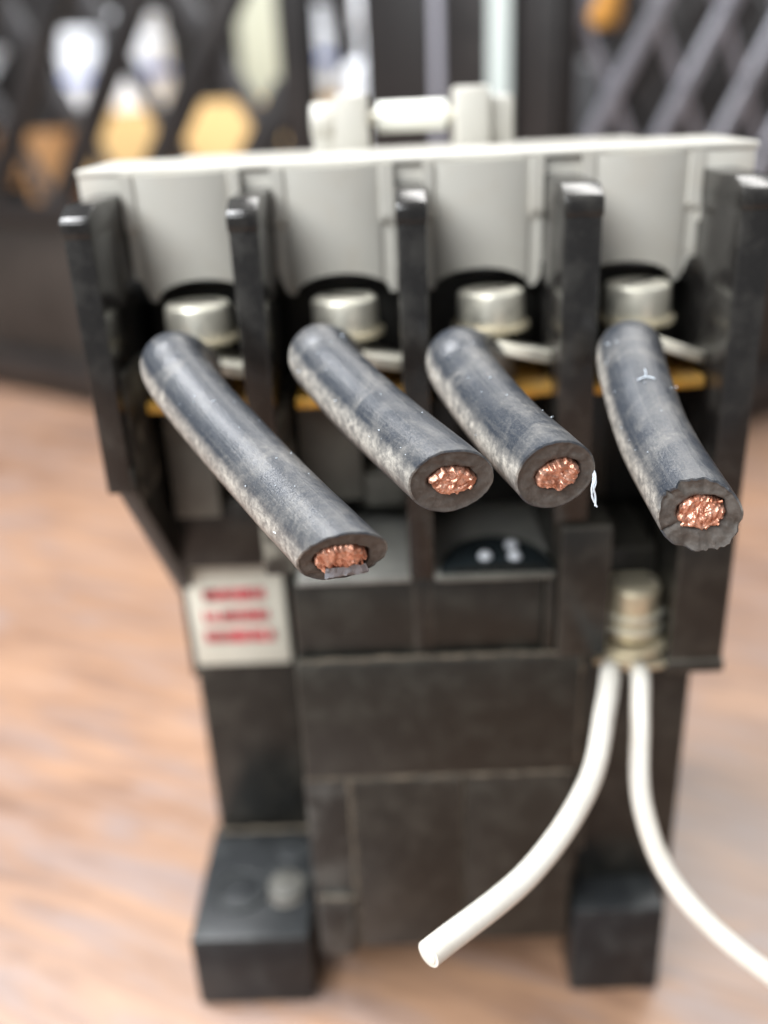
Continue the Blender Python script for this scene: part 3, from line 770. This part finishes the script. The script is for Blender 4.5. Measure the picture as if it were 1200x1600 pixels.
bm = MB(); bm.prism([tuple((P0+LD*6+QD*6)[:2]), tuple((P0+QD*(QL-4)+LD*6)[:2]), tuple((P0+QD*(QL-4)+LD*(LL-4))[:2]), tuple((P0+LD*(LL-4)+QD*6)[:2])], 'Z', 2, 6, .5)
obj('crate_floor', bm, 'crate', CR)

# things in the crate
def carton(label, x0, x1, y, dep, h, mat, rz, cat='carton', tape=True):
    T = thing('carton' if cat == 'carton' else 'board_box', label, cat, ((x0+x1)/2, y, 6), 'boxes standing in the crate')
    mx = Matrix.Translation(((x0+x1)/2, y, 0)) @ Matrix.Rotation(R(rz), 4, 'Z'); w2 = (x1-x0)/2
    obj('carton_body', MB().box(-w2, w2, 0, dep, 6.2, 6+h, 1.0, 2, mx), mat, T)
    for s in (0, 1):
        obj('flap', MB().box(-w2+.5, w2-.5, s*dep/2+.5, s*dep/2+dep/2-.5, 6+h+.1, 7.2+h, .4, 1, mx), mat, T)
    if tape: obj('tape', MB().box(-w2*.98, w2*.98, dep/2-6, dep/2+6, 7.3+h, 7.6+h, .1, 1, mx), 'beige', T)
carton('tan cardboard box in the crate, brightest, left of the contactor cover', -118, -40, 455, 70, 134, 'carton', -20)
carton('tan cardboard box in the crate, second from the left', -178, -128, 470, 60, 130, 'carton', -20)
carton('brown cardboard box in the crate, farthest left', -236, -186, 478, 60, 122, 'carton_brown', -20)
carton('small beige board box standing upright behind the tan box', -92, -52, 560, 40, 205, 'beige', -10, 'box', False)
def jar(label, x, y, z, r, h):
    T = thing('jar', label, 'jar', (x, y, z), 'white jars on the boxes in the crate')
    obj('jar_body', MB().cyl((x, y, z+h*.4), r, h*.8, bev=3, bseg=4), 'jar', T)
    obj('lid', MB().cyl((x, y, z+h*.9), r*.9, h*.2, bev=1.5), 'jar', T)
    obj('blue_band', MB().ring((x, y, z+h*.42), r+.4, r-.3, h*.10), 'jar_blue', T)
jar('white jar on the brown box, at the left edge', -236, 500, 129.4, 17, 46)
jar('white jar on the second tan box from the left', -143, 500, 137.4, 19, 52)
jar('tall white jar between the box tops with a blue band', -180, 512, 137.4, 14, 46)
jar('white jar beside the pale beige box', -42, 495, 141.4, 15, 48)
def bottle(label, x, y, r, h, mat, capmat=None, capr=None):
    T = thing('bottle', label, 'bottle', (x, y, 6))
    obj('bottle_body', MB().cyl((x, y, 6.2+h*.4), r, h*.8, bev=5, bseg=4), mat, T)
    obj('bottle_neck', MB().cyl((x, y, 6+h*.84), r*.4, h*.1, bev=1), mat, T)
    obj('cap', MB().cyl((x, y, 6+h*.94), capr or r*.5, h*.12, bev=2), capmat or mat, T)
bottle('dark bottle with a wide orange cap in the right part of the crate', 120, 470, 17, 186, 'crate_mid', 'orange', 13)
bottle('tall white bottle in the crate right of the beige box', -6, 470, 16, 190, 'jar')
